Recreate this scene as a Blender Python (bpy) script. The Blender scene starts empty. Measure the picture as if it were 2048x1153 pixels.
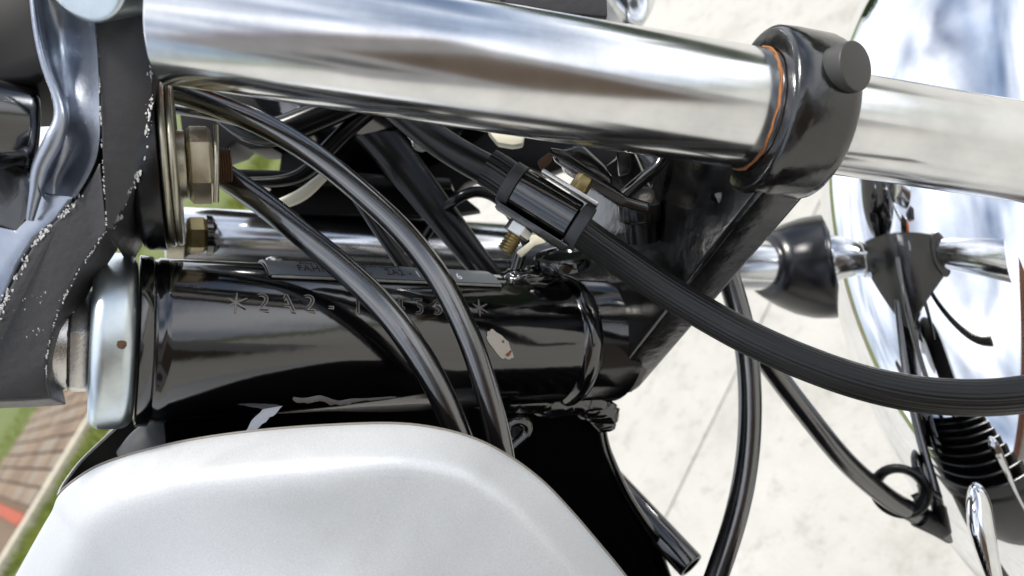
import bpy, bmesh, math, random
from mathutils import Vector, Matrix, noise

random.seed(7)
scene = bpy.context.scene
col = scene.collection

# ---------------------------------------------------------------- camera, sky, sun, exposure
FPX = 1463.0                                   # focal length in pixels of a 2048 px wide picture
UP = Vector((-.72, .51, .47)).normalized()     # gravity's up as the tilted phone saw it
VD = Vector((0, 0, -1))
WY = (VD - UP * VD.dot(UP)).normalized()
WX = WY.cross(UP)
ROT = Matrix((WX, WY, UP))                     # camera axes -> world
CAM_H = .95
CAMLOC = Vector((0, 0, CAM_H))

cam_d = bpy.data.cameras.new("camera")
cam = bpy.data.objects.new("camera", cam_d)
col.objects.link(cam)
cam.matrix_world = Matrix.Translation(CAMLOC) @ ROT.to_4x4()
cam_d.sensor_width = 36
cam_d.lens = 36 * FPX / 2048
cam_d.clip_start = .01
cam_d.clip_end = 600
cam_d.dof.use_dof = True
cam_d.dof.focus_distance = .245
cam_d.dof.aperture_fstop = 12.5
scene.camera = cam

SUN_DIR = (ROT @ Vector((-.56, .68, .47))).normalized()
sun_el = math.asin(SUN_DIR.z)
sun_az = math.atan2(SUN_DIR.x, SUN_DIR.y)
world = bpy.data.worlds.new("World")
scene.world = world
world.use_nodes = True
wt = world.node_tree
for n in list(wt.nodes):
    wt.nodes.remove(n)
wo = wt.nodes.new("ShaderNodeOutputWorld")
bg = wt.nodes.new("ShaderNodeBackground")
sky = wt.nodes.new("ShaderNodeTexSky")
sky.sky_type = 'NISHITA'
sky.sun_disc = False
sky.sun_elevation = sun_el
sky.sun_rotation = sun_az
bg.inputs[1].default_value = .088
tc = wt.nodes.new("ShaderNodeTexCoord")
mp = wt.nodes.new("ShaderNodeMapping")
mp.inputs['Scale'].default_value = (1, 1, 1.6)
nz = wt.nodes.new("ShaderNodeTexNoise")
nz.inputs['Scale'].default_value = 1.5
nz.inputs['Detail'].default_value = 2.5
nz.inputs['Roughness'].default_value = .62
nz.inputs['Distortion'].default_value = .4
cr = wt.nodes.new("ShaderNodeValToRGB")
cr.color_ramp.elements[0].position = .31
cr.color_ramp.elements[1].position = .56
nz2 = wt.nodes.new("ShaderNodeTexNoise")
nz2.inputs['Scale'].default_value = 1.6
nz2.inputs['Detail'].default_value = 2
cr2 = wt.nodes.new("ShaderNodeValToRGB")
cr2.color_ramp.elements[0].position = .3
cr2.color_ramp.elements[0].color = (6.2, 7.8, 10.6, 1)
cr2.color_ramp.elements[1].position = .7
cr2.color_ramp.elements[1].color = (21, 21.2, 22, 1)
mx = wt.nodes.new("ShaderNodeMix")
mx.data_type = 'RGBA'
wt.links.new(tc.outputs['Generated'], mp.inputs[0])
wt.links.new(mp.outputs[0], nz.inputs['Vector'])
wt.links.new(mp.outputs[0], nz2.inputs['Vector'])
wt.links.new(nz.outputs['Fac'], cr.inputs[0])
wt.links.new(nz2.outputs['Fac'], cr2.inputs[0])
wt.links.new(cr.outputs[0], mx.inputs[0])
wt.links.new(sky.outputs[0], mx.inputs[6])
wt.links.new(cr2.outputs[0], mx.inputs[7])
wt.links.new(mx.outputs[2], bg.inputs[0])
wt.links.new(bg.outputs[0], wo.inputs[0])

sun_d = bpy.data.lights.new("sun", 'SUN')
sun_d.energy = 4.8
sun_d.angle = math.radians(12)
sun_d.color = (1, .955, .88)
sun = bpy.data.objects.new("sun", sun_d)
col.objects.link(sun)
sun.rotation_mode = 'QUATERNION'
sun.rotation_quaternion = SUN_DIR.to_track_quat('Z', 'Y')
sun.location = (0, 0, 6)

scene.render.engine = 'CYCLES'
scene.cycles.use_denoising = True
scene.cycles.max_bounces = 10
scene.cycles.glossy_bounces = 7
scene.view_settings.view_transform = 'Standard'
scene.view_settings.look = 'None'
scene.view_settings.exposure = .06
scene.view_settings.gamma = 1

# ---------------------------------------------------------------- points and frames
def P(x, y, d):
    """a point seen at photograph pixel (x, y), d metres in front of the lens plane (camera axes)"""
    return Vector(((x - 1024) / FPX * d, -(y - 576.5) / FPX * d, -d))

def W(p):
    return ROT @ p + CAMLOC

def G(x, y, z=0.0):
    r = ROT @ Vector(((x - 1024) / FPX, -(y - 576.5) / FPX, -1))
    t = (z - CAM_H) / r.z
    return CAMLOC + r * t

class Axis:
    """a straight tube axis through two points; at(x) = axis parameter where it crosses picture column x"""
    def __init__(s, a, b):
        s.o = P(*a)
        s.d = (P(*b) - s.o).normalized()
    def at(s, x):
        k = (x - 1024) / FPX
        return (-k * s.o.z - s.o.x) / (s.d.x + k * s.d.z)
    def p(s, t):
        return s.o + s.d * t
    def hit(s, x, y, r):
        """nearest point of the tube of radius r behind pixel (x, y), and its normal"""
        v = P(x, y, 1)
        w = v - s.d * v.dot(s.d)
        q = -s.o + s.d * s.o.dot(s.d)
        a, b, c = w.dot(w), 2 * w.dot(q), q.dot(q) - r * r
        disc = max(b * b - 4 * a * c, 0)
        t = (-b - math.sqrt(disc)) / (2 * a)
        pt = v * t
        ctr = s.p((pt - s.o).dot(s.d))
        return pt, (pt - ctr).normalized()

NEAR = Axis((330, 33, .2046), (1442, 210, .2268))
HEAD = Axis((230, 681, .235), (1250, 682, .334))
FAR = Axis((400, 492, .36), (1520, 530, .455))
D = (NEAR.d + HEAD.d + FAR.d).normalized()                # down along the fork
LAT = (FAR.p(FAR.at(930)) - NEAR.p(NEAR.at(936)))
LAT = (LAT - D * LAT.dot(D)).normalized()                 # across the bike, away from the camera
FRO = LAT.cross(-D).normalized()                          # towards the front wheel side

# ---------------------------------------------------------------- materials
MATS = {}
def nodes(name):
    m = bpy.data.materials.new(name)
    m.use_nodes = True
    nt = m.node_tree
    b = nt.nodes.get("Principled BSDF")
    MATS[name] = m
    return m, nt, b

def N(nt, t, **kw):
    n = nt.nodes.new(t)
    for k, v in kw.items():
        if k in n.inputs:
            n.inputs[k].default_value = v
        else:
            setattr(n, k, v)
    return n

def tex(nt, scale, detail=4, rough=.6, vec=None, dist=0.0):
    n = N(nt, "ShaderNodeTexNoise", Scale=scale, Detail=detail, Roughness=rough, Distortion=dist)
    if vec is None:
        c = nt.nodes.get("OC") or nt.nodes.new("ShaderNodeTexCoord")
        c.name = "OC"
        vec = c.outputs['Object']
    nt.links.new(vec, n.inputs['Vector'])
    return n.outputs['Fac']

def ramp(nt, fac, stops):
    r = nt.nodes.new("ShaderNodeValToRGB")
    e = r.color_ramp.elements
    while len(e) < len(stops):
        e.new(.5)
    for el, (p, c) in zip(e, stops):
        el.position = p
        el.color = (*c, 1) if len(c) == 3 else c
    nt.links.new(fac, r.inputs[0])
    return r.outputs[0]

def g(v):
    return (v, v, v)

def bump(nt, b, fac, dist, strength=1.0, prev=None):
    n = N(nt, "ShaderNodeBump", Strength=strength, Distance=dist)
    nt.links.new(fac, n.inputs['Height'])
    if prev:
        nt.links.new(prev, n.inputs['Normal'])
    nt.links.new(n.outputs[0], b.inputs['Normal'])
    return n.outputs[0]

def mixc(nt, fac, a, bcol):
    m = nt.nodes.new("ShaderNodeMix")
    m.data_type = 'RGBA'
    nt.links.new(fac, m.inputs[0])
    for i, c in ((6, a), (7, bcol)):
        if isinstance(c, tuple):
            m.inputs[i].default_value = (*c, 1)
        else:
            nt.links.new(c, m.inputs[i])
    return m.outputs[2]

def make_metal(name, base, rough, var=.06, scale=90, bumpd=0, spots=None, metallic=1.0, streak=None):
    m, nt, b = nodes(name)
    b.inputs['Metallic'].default_value = metallic
    f = tex(nt, scale, 6, .65)
    c = ramp(nt, f, [(.3, tuple(x * .82 for x in base)), (.7, tuple(min(x * 1.1, 1) for x in base))])
    if spots:
        s = tex(nt, spots[0], 5, .7)
        sf = ramp(nt, s, [(spots[1], g(0)), (min(spots[1] + .06, 1), g(1))])
        c = mixc(nt, sf, c, spots[2])
        mm = N(nt, "ShaderNodeMath", operation='MULTIPLY_ADD')
        nt.links.new(sf, mm.inputs[0]); mm.inputs[1].default_value = -.85 * metallic; mm.inputs[2].default_value = metallic
        nt.links.new(mm.outputs[0], b.inputs['Metallic'])
    nt.links.new(c, b.inputs['Base Color'])
    f2 = tex(nt, scale * .35, 5, .7)
    r = ramp(nt, f2, [(.3, g(max(rough - var, .01))), (.75, g(rough + var))])
    nt.links.new(r, b.inputs['Roughness'])
    if bumpd:
        bump(nt, b, tex(nt, scale * 9, 4, .6), bumpd)
    return m

def ior(name, v):
    MATS[name].node_tree.nodes['Principled BSDF'].inputs['IOR'].default_value = v

def make_paint(name, base, rough, coat=0.0, peel=0.0, peel_scale=220, dust=None, spec=.5, fine=0.0, wear=0.0):
    m, nt, b = nodes(name)
    b.inputs['Base Color'].default_value = (*base, 1)
    b.inputs['Roughness'].default_value = rough
    b.inputs['Specular IOR Level'].default_value = spec
    b.inputs['Coat Weight'].default_value = coat
    b.inputs['Coat Roughness'].default_value = .03
    if dust:
        s = tex(nt, dust[0], 6, .75)
        sf = ramp(nt, s, [(dust[1], g(0)), (dust[1] + .05, g(1))])
        nt.links.new(mixc(nt, sf, base, dust[2]), b.inputs['Base Color'])
        rr = N(nt, "ShaderNodeMath", operation='MULTIPLY_ADD')
        nt.links.new(sf, rr.inputs[0]); rr.inputs[1].default_value = .5; rr.inputs[2].default_value = rough
        nt.links.new(rr.outputs[0], b.inputs['Roughness'])
    if wear:
        wr = ramp(nt, tex(nt, 90, 6, .75), [(.35, g(rough)), (.7, g(rough + wear))])
        nt.links.new(wr, b.inputs['Roughness'])
    pv = None
    if peel:
        pv = bump(nt, b, tex(nt, peel_scale, 3, .5), peel)
        nt.links.new(pv, b.inputs['Coat Normal'])
    if fine:
        pv = bump(nt, b, tex(nt, 2600, 3, .6), fine, prev=pv)
    return m

make_metal("chrome", (.76, .765, .77), .10, .03, 60)
make_metal("chrome_fork", (.76, .765, .77), .18, .045, 40, spots=(1100, .765, (.30, .26, .22)))
make_metal("chrome_fender", (.86, .87, .89), .03, .02, 30, spots=(900, .74, (.30, .29, .27)))
make_metal("steel", (.58, .57, .55), .28, .08, 160, bumpd=.00006, spots=(300, .66, (.16, .12, .08)))
make_metal("zinc", (.60, .66, .68), .33, .07, 70, bumpd=.00003, spots=(420, .735, (.24, .19, .15)))
make_metal("yellow_zinc", (.40, .38, .30), .36, .08, 160, bumpd=.00005, spots=(500, .66, (.17, .12, .06)))
make_metal("nut_plating", (.56, .50, .37), .34, .08, 160, bumpd=.00005, spots=(500, .68, (.17, .12, .06)))
make_metal("brass", (.34, .27, .13), .34, .08, 200, bumpd=.00004, spots=(700, .68, (.2, .14, .06)))
make_metal("cast_alloy", (.34, .37, .43), .34, .1, 60, bumpd=.00008, spots=(500, .66, (.62, .62, .6)))
make_paint("bell_black", (.004, .004, .006), .27, 0, .00002, 100, spec=.6)
make_metal("bare_alloy", (.36, .36, .35), .5, .1, 300, bumpd=.0002)
make_metal("silver_paint", (.50, .515, .53), .40, .03, 2500, metallic=.22, bumpd=.000012)
_nt = MATS["silver_paint"].node_tree
_b = _nt.nodes["Principled BSDF"]
_nt.links.new(ramp(_nt, tex(_nt, 26, 5, .6, dist=1.2), [(.36, g(.30)), (.5, g(.40)), (.64, g(.52))]), _b.inputs["Roughness"])
MATS["silver_paint"].node_tree.nodes["Principled BSDF"].inputs["Coat Weight"].default_value = .0
MATS["silver_paint"].node_tree.nodes["Principled BSDF"].inputs["Coat Roughness"].default_value = .2
make_paint("black_paint", (.002, .002, .0025), .10, 0, .00012, 75, dust=(700, .755, (.2, .19, .17)), spec=1.0)
make_paint("black_paint_worn", (.004, .004, .004), .13, 0, .00022, 150, wear=.12, dust=(140, .75, (.10, .09, .08)), spec=.95)
make_paint("black_plastic", (.003, .003, .0035), .25, 0, .00012, 300, fine=.00002)
make_paint("cable_sheath", (.002, .002, .0025), .14, 0, .00008, 160, wear=.10, spec=.9, fine=.00001)
make_paint("rubber", (.003, .003, .003), .30, 0, .0001, 300, spec=.4, dust=(800, .77, (.06, .055, .05)), fine=.00004)
make_paint("black_satin", (.002, .002, .0025), .14, 0, .00006, 120, spec=.13)
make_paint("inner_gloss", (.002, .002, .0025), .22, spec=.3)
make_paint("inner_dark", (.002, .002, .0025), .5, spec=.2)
make_paint("grey_casting", (.030, .029, .031), .36, 0, .0002, 320, dust=(420, .735, (.40, .40, .38)), fine=.00006, wear=.2)
make_paint("dusty_plastic", (.032, .035, .038), .5, 0, .0001, 300, fine=.00004)
make_paint("grey_dirt", (.16, .15, .14), .8, 0, .0008, 500)
make_paint("cream_plastic", (.72, .68, .54), .4)
make_paint("white_scratch", (.62, .63, .67), .5, 0, .0004, 900)
make_paint("rust", (.27, .105, .03), .85, 0, .0003, 900)
make_paint("primer_chip", (.58, .53, .46), .7, 0, .0003, 700, dust=(330, .63, (.30, .08, .02)))
make_paint("plug_face", (.035, .034, .032), .45, 0, .00003, 400)
make_paint("dark_rust", (.09, .045, .02), .7, 0, .0003, 900)
make_paint("weld_reflection", (.20, .18, .165), .5, 0, .0003, 700)
make_paint("plate_ink", (.004, .004, .005), .5)
make_paint("orange_lens", (.75, .18, .01), .15, .6)
make_paint("worn_or_lit_edge", (.16, .145, .13), .6, 0, .0003, 900)

ior("black_paint", 1.56); ior("cable_sheath", 1.85); ior("bell_black", 1.5)
m, nt, b = nodes("id_plate")
b.inputs['Metallic'].default_value = .35
b.inputs['Base Color'].default_value = (.16, .18, .20, 1)
b.inputs['Roughness'].default_value = .34

m, nt, b = nodes("concrete")
n1 = tex(nt, 5, 8, .72)
n2 = tex(nt, 34, 6, .72)
c1 = ramp(nt, n1, [(.32, (.32, .31, .28)), (.47, (.385, .375, .345)), (.66, (.42, .41, .38))])
c2 = ramp(nt, n2, [(.30, (.62, .61, .57)), (.47, g(1)), (1, g(1))])
mm = nt.nodes.new("ShaderNodeMix"); mm.data_type = 'RGBA'; mm.blend_type = 'MULTIPLY'; mm.inputs[0].default_value = .6
nt.links.new(c1, mm.inputs[6]); nt.links.new(c2, mm.inputs[7])
nt.links.new(mm.outputs[2], b.inputs['Base Color'])
b.inputs['Roughness'].default_value = .85
bump(nt, b, tex(nt, 160, 6, .7), .002)

m, nt, b = nodes("lawn_soil")
nt.links.new(ramp(nt, tex(nt, 3, 6, .7), [(.3, (.05, .075, .012)), (.7, (.11, .13, .02))]), b.inputs['Base Color'])
b.inputs['Roughness'].default_value = .95

m, nt, b = nodes("grass_blades")
oi = nt.nodes.new("ShaderNodeTexCoord")
nt.links.new(ramp(nt, tex(nt, 2.5, 5, .7), [(.3, (.08, .13, .012)), (.52, (.17, .21, .02)), (.72, (.30, .27, .04))]), b.inputs['Base Color'])
b.inputs['Roughness'].default_value = .6

for nm, cc in (("brick_tan", (.17, .12, .075)), ("brick_grey", (.18, .145, .105)), ("brick_brown", (.13, .085, .05)), ("red_edging", (.30, .065, .03)), ("kerb_stone", (.46, .42, .33))):
    m, nt, b = nodes(nm)
    nt.links.new(ramp(nt, tex(nt, 18, 6, .7), [(.3, tuple(x * .7 for x in cc)), (.7, tuple(x * 1.15 for x in cc))]), b.inputs['Base Color'])
    b.inputs['Roughness'].default_value = .85
    bump(nt, b, tex(nt, 120, 5, .7), .002)

# ---------------------------------------------------------------- mesh helpers (camera-axis coordinates in, world objects out)
class MB:
    def __init__(s):
        s.v, s.f = [], []
    def add(s, verts, faces):
        o = len(s.v)
        s.v += [Vector(x) for x in verts]
        s.f += [tuple(i + o for i in q) for q in faces]
        return s

def link(name, me, mat, parent=None, label=None, kind=None, cat=None, group=None, loc=None):
    o = bpy.data.objects.new(name, me)
    col.objects.link(o)
    if mat:
        if not me.materials:
            me.materials.append(MATS[mat])
    if parent is not None:
        o.parent = parent
    if loc is not None:
        o.location = loc - (world_loc(parent) if parent is not None else Vector((0, 0, 0)))
    if label: o["label"] = label
    if kind: o["kind"] = kind
    if cat: o["category"] = cat
    if group: o["group"] = group
    return o

def world_loc(o):
    p = Vector((0, 0, 0))
    while o is not None:
        p = p + o.location
        o = o.parent
    return p

def build(name, mb, mat, parent=None, label=None, kind=None, cat=None, smooth=40, bevel=0, seg=2, space='cam', group=None, sub=0):
    vs = [W(v) if space == 'cam' else Vector(v) for v in mb.v]
    c = sum(vs, Vector()) / len(vs)
    me = bpy.data.meshes.new(name)
    me.from_pydata([v - c for v in vs], [], mb.f)
    bm = bmesh.new()
    bm.from_mesh(me)
    bmesh.ops.remove_doubles(bm, verts=bm.verts, dist=1e-7)
    bmesh.ops.recalc_face_normals(bm, faces=bm.faces)
    if bevel:
        es = [e for e in bm.edges if len(e.link_faces) == 2 and e.calc_face_angle(0) > math.radians(25)]
        bmesh.ops.bevel(bm, geom=es, offset=bevel, segments=seg, profile=.6, affect='EDGES', clamp_overlap=True)
    if sub:
        bmesh.ops.subdivide_edges(bm, edges=bm.edges, cuts=sub, use_grid_fill=True)
    bm.to_mesh(me)
    bm.free()
    for p in me.polygons:
        p.use_smooth = True
    me.set_sharp_from_angle(angle=math.radians(smooth))
    return link(name, me, mat, parent, label, kind, cat, group, c)

def spline(pts, n=8):
    """Catmull-Rom through (px, py, d[, r]) control points -> lists of camera-space points and radii"""
    q = [tuple(p) for p in pts]
    q = [tuple(2 * a - b for a, b in zip(q[0], q[1]))] + q + [tuple(2 * a - b for a, b in zip(q[-1], q[-2]))]
    out = []
    for i in range(1, len(q) - 2):
        for k in range(n):
            t = k / n
            out.append(tuple(.5 * (2 * b + (c - a) * t + (2 * a - 5 * b + 4 * c - d) * t * t + (-a + 3 * b - 3 * c + d) * t ** 3)
                             for a, b, c, d in zip(q[i - 1], q[i], q[i + 1], q[i + 2])))
    out.append(q[-2])
    return out

def frames(pts):
    T = [(pts[min(i + 1, len(pts) - 1)] - pts[max(i - 1, 0)]).normalized() for i in range(len(pts))]
    u = T[0].orthogonal().normalized()
    if abs(T[0].dot(Vector((0, 0, 1)))) < .95:
        u = T[0].cross(Vector((0, 0, 1))).normalized()
    fr = []
    for i, t in enumerate(T):
        u = (u - t * u.dot(t)).normalized()
        fr.append((u, t.cross(u)))
    return fr

def tube(mb, pts, rad, seg=20, caps=True, prof=None, jit=0, squash=None, jf=450):
    fr = frames(pts)
    vs, fs = [], []
    for i, p in enumerate(pts):
        r = rad[i] if isinstance(rad, (list, tuple)) else rad
        for k in range(seg):
            a = 2 * math.pi * k / seg
            rr = r * (prof(a, i) if prof else 1)
            if jit:
                rr *= 1 + jit * noise.noise(Vector((p.x * jf + math.cos(a) * .8, p.y * jf + math.sin(a) * .8, p.z * jf)))
            q = fr[i][0] * math.cos(a) * (squash[0] if squash else 1) + fr[i][1] * math.sin(a) * (squash[1] if squash else 1)
            vs.append(p + q * rr)
    for i in range(len(pts) - 1):
        for k in range(seg):
            k2 = (k + 1) % seg
            fs.append((i * seg + k, i * seg + k2, (i + 1) * seg + k2, (i + 1) * seg + k))
    if caps:
        fs.append(tuple(range(seg))[::-1])
        fs.append(tuple((len(pts) - 1) * seg + k for k in range(seg)))
    return mb.add(vs, fs)

def px_tube(pts, r=None, n=8, seg=20, **kw):
    s = spline(pts, n)
    p = [P(*q[:3]) for q in s]
    rad = [q[3] for q in s] if len(s[0]) > 3 else r
    return tube(MB(), p, rad, seg, **kw)

def lathe(mb, o, d, prof, seg=64, caps=True, prof_fn=None):
    """profile of (t, r) turned about the axis o + t d"""
    d = d.normalized()
    u = d.cross(Vector((0, 0, 1))).normalized()
    w = d.cross(u)
    vs, fs = [], []
    for i, (t, r) in enumerate(prof):
        for k in range(seg):
            a = 2 * math.pi * k / seg
            rr = r * (prof_fn(a, i) if prof_fn else 1)
            vs.append(o + d * t + (u * math.cos(a) + w * math.sin(a)) * rr)
    for i in range(len(prof) - 1):
        for k in range(seg):
            k2 = (k + 1) % seg
            fs.append((i * seg + k, i * seg + k2, (i + 1) * seg + k2, (i + 1) * seg + k))
    if caps:
        fs.append(tuple(range(seg))[::-1])
        fs.append(tuple((len(prof) - 1) * seg + k for k in range(seg)))
    return mb.add(vs, fs)

def rnd(t0, t1, r, b, n=5, both=True):
    """a turned cylinder profile with rounded rims"""
    out = []
    for i in range(n + 1):
        a = math.pi / 2 * i / n
        out.append((t0 + b * (1 - math.sin(a)) * 1.0, r - b + b * math.sin(a) if False else r - b * (1 - math.sin(a))) if False else (t0 + b * (1 - math.cos(a)), r - b + b * math.sin(a)))
    for i in range(n + 1):
        a = math.pi / 2 * i / n
        out.append((t1 - b * (1 - math.sin(a)) + 0 if False else t1 - b + b * math.sin(a), r - b + b * math.cos(a)))
    return out

def hexnut(o, d, t0, t1, r, rot=0.0):
    mb = MB()
    d = d.normalized()
    u = d.cross(Vector((0, 0, 1))).normalized()
    w = d.cross(u)
    ch = (t1 - t0) * .16
    vs, fs = [], []
    prof = [(t0, .88), (t0 + ch, 1), (t1 - ch, 1), (t1, .88)]
    for t, s in prof:
        for k in range(6):
            a = rot + math.pi / 3 * k
            vs.append(o + d * t + (u * math.cos(a) + w * math.sin(a)) * r * s)
    for i in range(3):
        for k in range(6):
            fs.append((i * 6 + k, i * 6 + (k + 1) % 6, i * 6 + 6 + (k + 1) % 6, i * 6 + 6 + k))
    fs += [(5, 4, 3, 2, 1, 0), (18, 19, 20, 21, 22, 23)]
    return mb.add(vs, fs)

def thread(o, d, t0, t1, r, turns):
    prof = []
    n = turns * 2
    for i in range(n + 1):
        prof.append((t0 + (t1 - t0) * i / n, r * (1 if i % 2 else .86)))
    return lathe(MB(), o, d, prof, 32)

def prism(poly, ext, mb=None):
    mb = mb or MB()
    p = [P(*q) if not isinstance(q, Vector) else q for q in poly]
    n = len(p)
    vs = p + [q + ext for q in p]
    fs = [tuple(range(n)), tuple(range(2 * n - 1, n - 1, -1))]
    for i in range(n):
        j = (i + 1) % n
        fs.append((j, i, n + i, n + j))
    return mb.add(vs, fs)

def box(mb, c, ax, ay, az):
    vs = [c + ax * i + ay * j + az * k for i in (-1, 1) for j in (-1, 1) for k in (-1, 1)]
    return mb.add(vs, [(0, 1, 3, 2), (4, 6, 7, 5), (0, 4, 5, 1), (2, 3, 7, 6), (0, 2, 6, 4), (1, 5, 7, 3)])

def star(o, xdir, ydir, r):
    mb = MB()
    x = xdir.normalized(); y = (ydir - x * ydir.dot(x)).normalized()
    for k in range(3):
        a = math.pi * k / 3 + .52
        e = x * math.cos(a) + y * math.sin(a)
        tube(mb, [o - e * r, o - e * r * .4, o + e * r * .4, o + e * r], [.0002, .0004, .0004, .0002], 8)
    return mb

def glyphs(txt, size, o, xdir, ydir, outline=0.0, ext=.0002, space=1.0, sx=1.0):
    """text as a mesh lying at o with reading direction xdir (camera axes)"""
    cu = bpy.data.curves.new("lettering", 'FONT')
    cu.body = txt
    cu.size = size
    cu.space_character = space
    cu.align_x = 'CENTER'
    cu.align_y = 'CENTER'
    if outline:
        cu.fill_mode = 'NONE'
        cu.bevel_depth = outline
        cu.bevel_resolution = 1
    else:
        cu.extrude = ext
    cu.resolution_u = 4
    t = bpy.data.objects.new("lettering", cu)
    col.objects.link(t)
    dg = bpy.context.evaluated_depsgraph_get()
    me = t.evaluated_get(dg).to_mesh()
    vs = [v.co.copy() for v in me.vertices]
    fs = [tuple(p.vertices) for p in me.polygons]
    t.evaluated_get(dg).to_mesh_clear()
    bpy.data.objects.remove(t)
    bpy.data.curves.remove(cu)
    x = xdir.normalized()
    y = (ydir - x * ydir.dot(x)).normalized()
    z = x.cross(y)
    return MB().add([o + x * (v.x * sx) + y * v.y + z * v.z for v in vs], fs)

# ---------------------------------------------------------------- the setting
def sheet(name, quad, z, mat, **kw):
    mb = MB().add([(x, y, z) for x, y in quad], [tuple(range(len(quad)))])
    return build(name, mb, mat, space='world', **kw)

lawn = sheet("lawn", [(-300, -300), (300, -300), (300, 300), (-300, 300)], -.03, "lawn_soil", kind="structure")

jA, jB = G(1660, 361), G(1320, 1056)
jd = (jB - jA); jd.z = 0; jd.normalize()
jn = Vector((-jd.y, jd.x, 0))
if jn.y < 0: jn = -jn
ground = sheet("concrete_ground", [tuple((jA + jd * a + jn * c)[:2]) for a, c in ((-27, -20.7), (24, -20.7), (24, 5.1), (-27, 5.1))], -.016, "kerb_stone", kind="structure")
sl = 2.6
for r in range(-8, 2):
    for c in range(-5, 4):
        a0, a1 = c * sl * 2.2 + 1.6, (c + 1) * sl * 2.2 + 1.6
        b0, b1 = r * sl, (r + 1) * sl
        gp = .001
        cs = [jA + jd * a + jn * bb for a, bb in ((a0 + gp, b0 + gp), (a1 - gp, b0 + gp), (a1 - gp, b1 - gp), (a0 + gp, b1 - gp))]
        mb = MB().add([(p.x, p.y, 0) for p in cs] + [(p.x, p.y, -.014) for p in cs],
                      [(0, 1, 2, 3), (7, 6, 5, 4), (0, 4, 5, 1), (1, 5, 6, 2), (2, 6, 7, 3), (3, 7, 4, 0)])
        build("concrete_slab", mb, "concrete", ground, space='world', bevel=.004)

# brick path, kerb and grass beyond the concrete
e1 = Vector((.86, .51, 0)).normalized()
e2 = Vector((-e1.y, e1.x, 0))
K0 = Vector((-3.26, 6.49, 0))
path = MB().add([(q.x, q.y, -.012) for q in (K0 + e1 * a + e2 * c for a, c in ((-1.6, .1), (1.9, .1), (1.9, 5.6), (-1.6, 5.6)))], [(0, 1, 2, 3)])
path = build("brick_path", path, "brick_brown", space='world', kind="structure")
bw, bl = .17, .52
brick_me = {}
nb = 0
for i in range(-8, 22):
    for j in range(0, 10):
        a = i * bw
        c = .14 + (j + (.5 if i % 2 else 0)) * bl
        p = K0 + e1 * (a + bw / 2) + e2 * (c + bl / 2)
        if a < -.55 or a > 1.7:
            continue
        mt = random.choice(["brick_tan", "brick_tan", "brick_grey", "brick_brown"])
        if mt not in brick_me:
            mbx = box(MB(), Vector((0, 0, 0)), e1 * (bw / 2 - .009), e2 * (bl / 2 - .01), Vector((0, 0, .03)))
            me = bpy.data.meshes.new("brick")
            me.from_pydata([tuple(v) for v in mbx.v], [], mbx.f)
            bm = bmesh.new(); bm.from_mesh(me)
            bmesh.ops.recalc_face_normals(bm, faces=bm.faces)
            bmesh.ops.bevel(bm, geom=bm.edges[:], offset=.006, segments=1, affect='EDGES')
            bm.to_mesh(me); bm.free()
            me.materials.append(MATS[mt])
            brick_me[mt] = me
        o = bpy.data.objects.new("brick", brick_me[mt])
        col.objects.link(o)
        o.parent = path
        o.location = p + Vector((0, 0, random.uniform(-.008, .004))) - path.location
        o.rotation_euler.z = random.uniform(-.015, .015)
        nb += 1
mb = box(MB(), K0 + e1 * (-.62) + e2 * 2.7 + Vector((0, 0, .02)), e1 * .05, e2 * 2.55, Vector((0, 0, .045)))
build("edging_strip", mb, "red_edging", space='world', bevel=.01, label="red painted edging strip across the end of the brick path", cat="edging")
mb = box(MB(), K0 + e1 * .3 + e2 * (-.0) + Vector((0, 0, .0)), e1 * 1.9, e2 * .085, Vector((0, 0, .06)))
build("kerb", mb, "kerb_stone", space='world', bevel=.015, label="pale stone kerb between the grass and the brick path", cat="kerb")

gm = MB()
for i in range(16000):
    a = random.uniform(-3.0, 6.0)
    c = -random.random() ** 1.0 * .95 - .1 if i % 3 else random.uniform(5.2, 9.0)
    p = K0 + e1 * a + e2 * c
    h = random.uniform(.04, .10)
    an = random.uniform(0, math.pi)
    w = Vector((math.cos(an), math.sin(an), 0)) * random.uniform(.004, .008)
    ln = Vector((random.uniform(-.04, .04), random.uniform(-.04, .04), h))
    p.z = -.03
    gm.add([p - w, p + w, p + ln], [(0, 1, 2)])
build("grass", gm, "grass_blades", space='world', kind="stuff", label="green and yellow grass along the brick path", cat="grass", smooth=180)

# what the chrome mirrors: a building added for dark reflections, and a hedge ahead
house = bpy.data.objects.new("reflection_garage", None); col.objects.link(house)
house.location = (-3, -6.6, 0)
house["label"] = "added out-of-view grey building with a reddish tiled roof, giving the chrome tube its dark band"
house["category"] = "reflection_garage"
def wbox(x0, x1, y0, y1, z0, z1):
    return box(MB(), Vector(((x0 + x1) / 2, (y0 + y1) / 2, (z0 + z1) / 2)), Vector(((x1 - x0) / 2, 0, 0)), Vector((0, (y1 - y0) / 2, 0)), Vector((0, 0, (z1 - z0) / 2)))
for nm, cc in (("render_wall", (.40, .375, .36)), ("roof_tile", (.22, .10, .065)), ("hedge_leaf", (.05, .085, .03))):
    m, nt, b = nodes(nm)
    nt.links.new(ramp(nt, tex(nt, 6, 5, .7), [(.3, tuple(x * .7 for x in cc)), (.7, tuple(x * 1.2 for x in cc))]), b.inputs['Base Color'])
    b.inputs['Roughness'].default_value = .8
m, nt, b = nodes("window_glass")
b.inputs['Base Color'].default_value = (.02, .025, .03, 1); b.inputs['Roughness'].default_value = .05
build("wall", wbox(-7.5, 1.6, -9, -4.3, -.03, 3.6), "render_wall", house, space='world')
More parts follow.
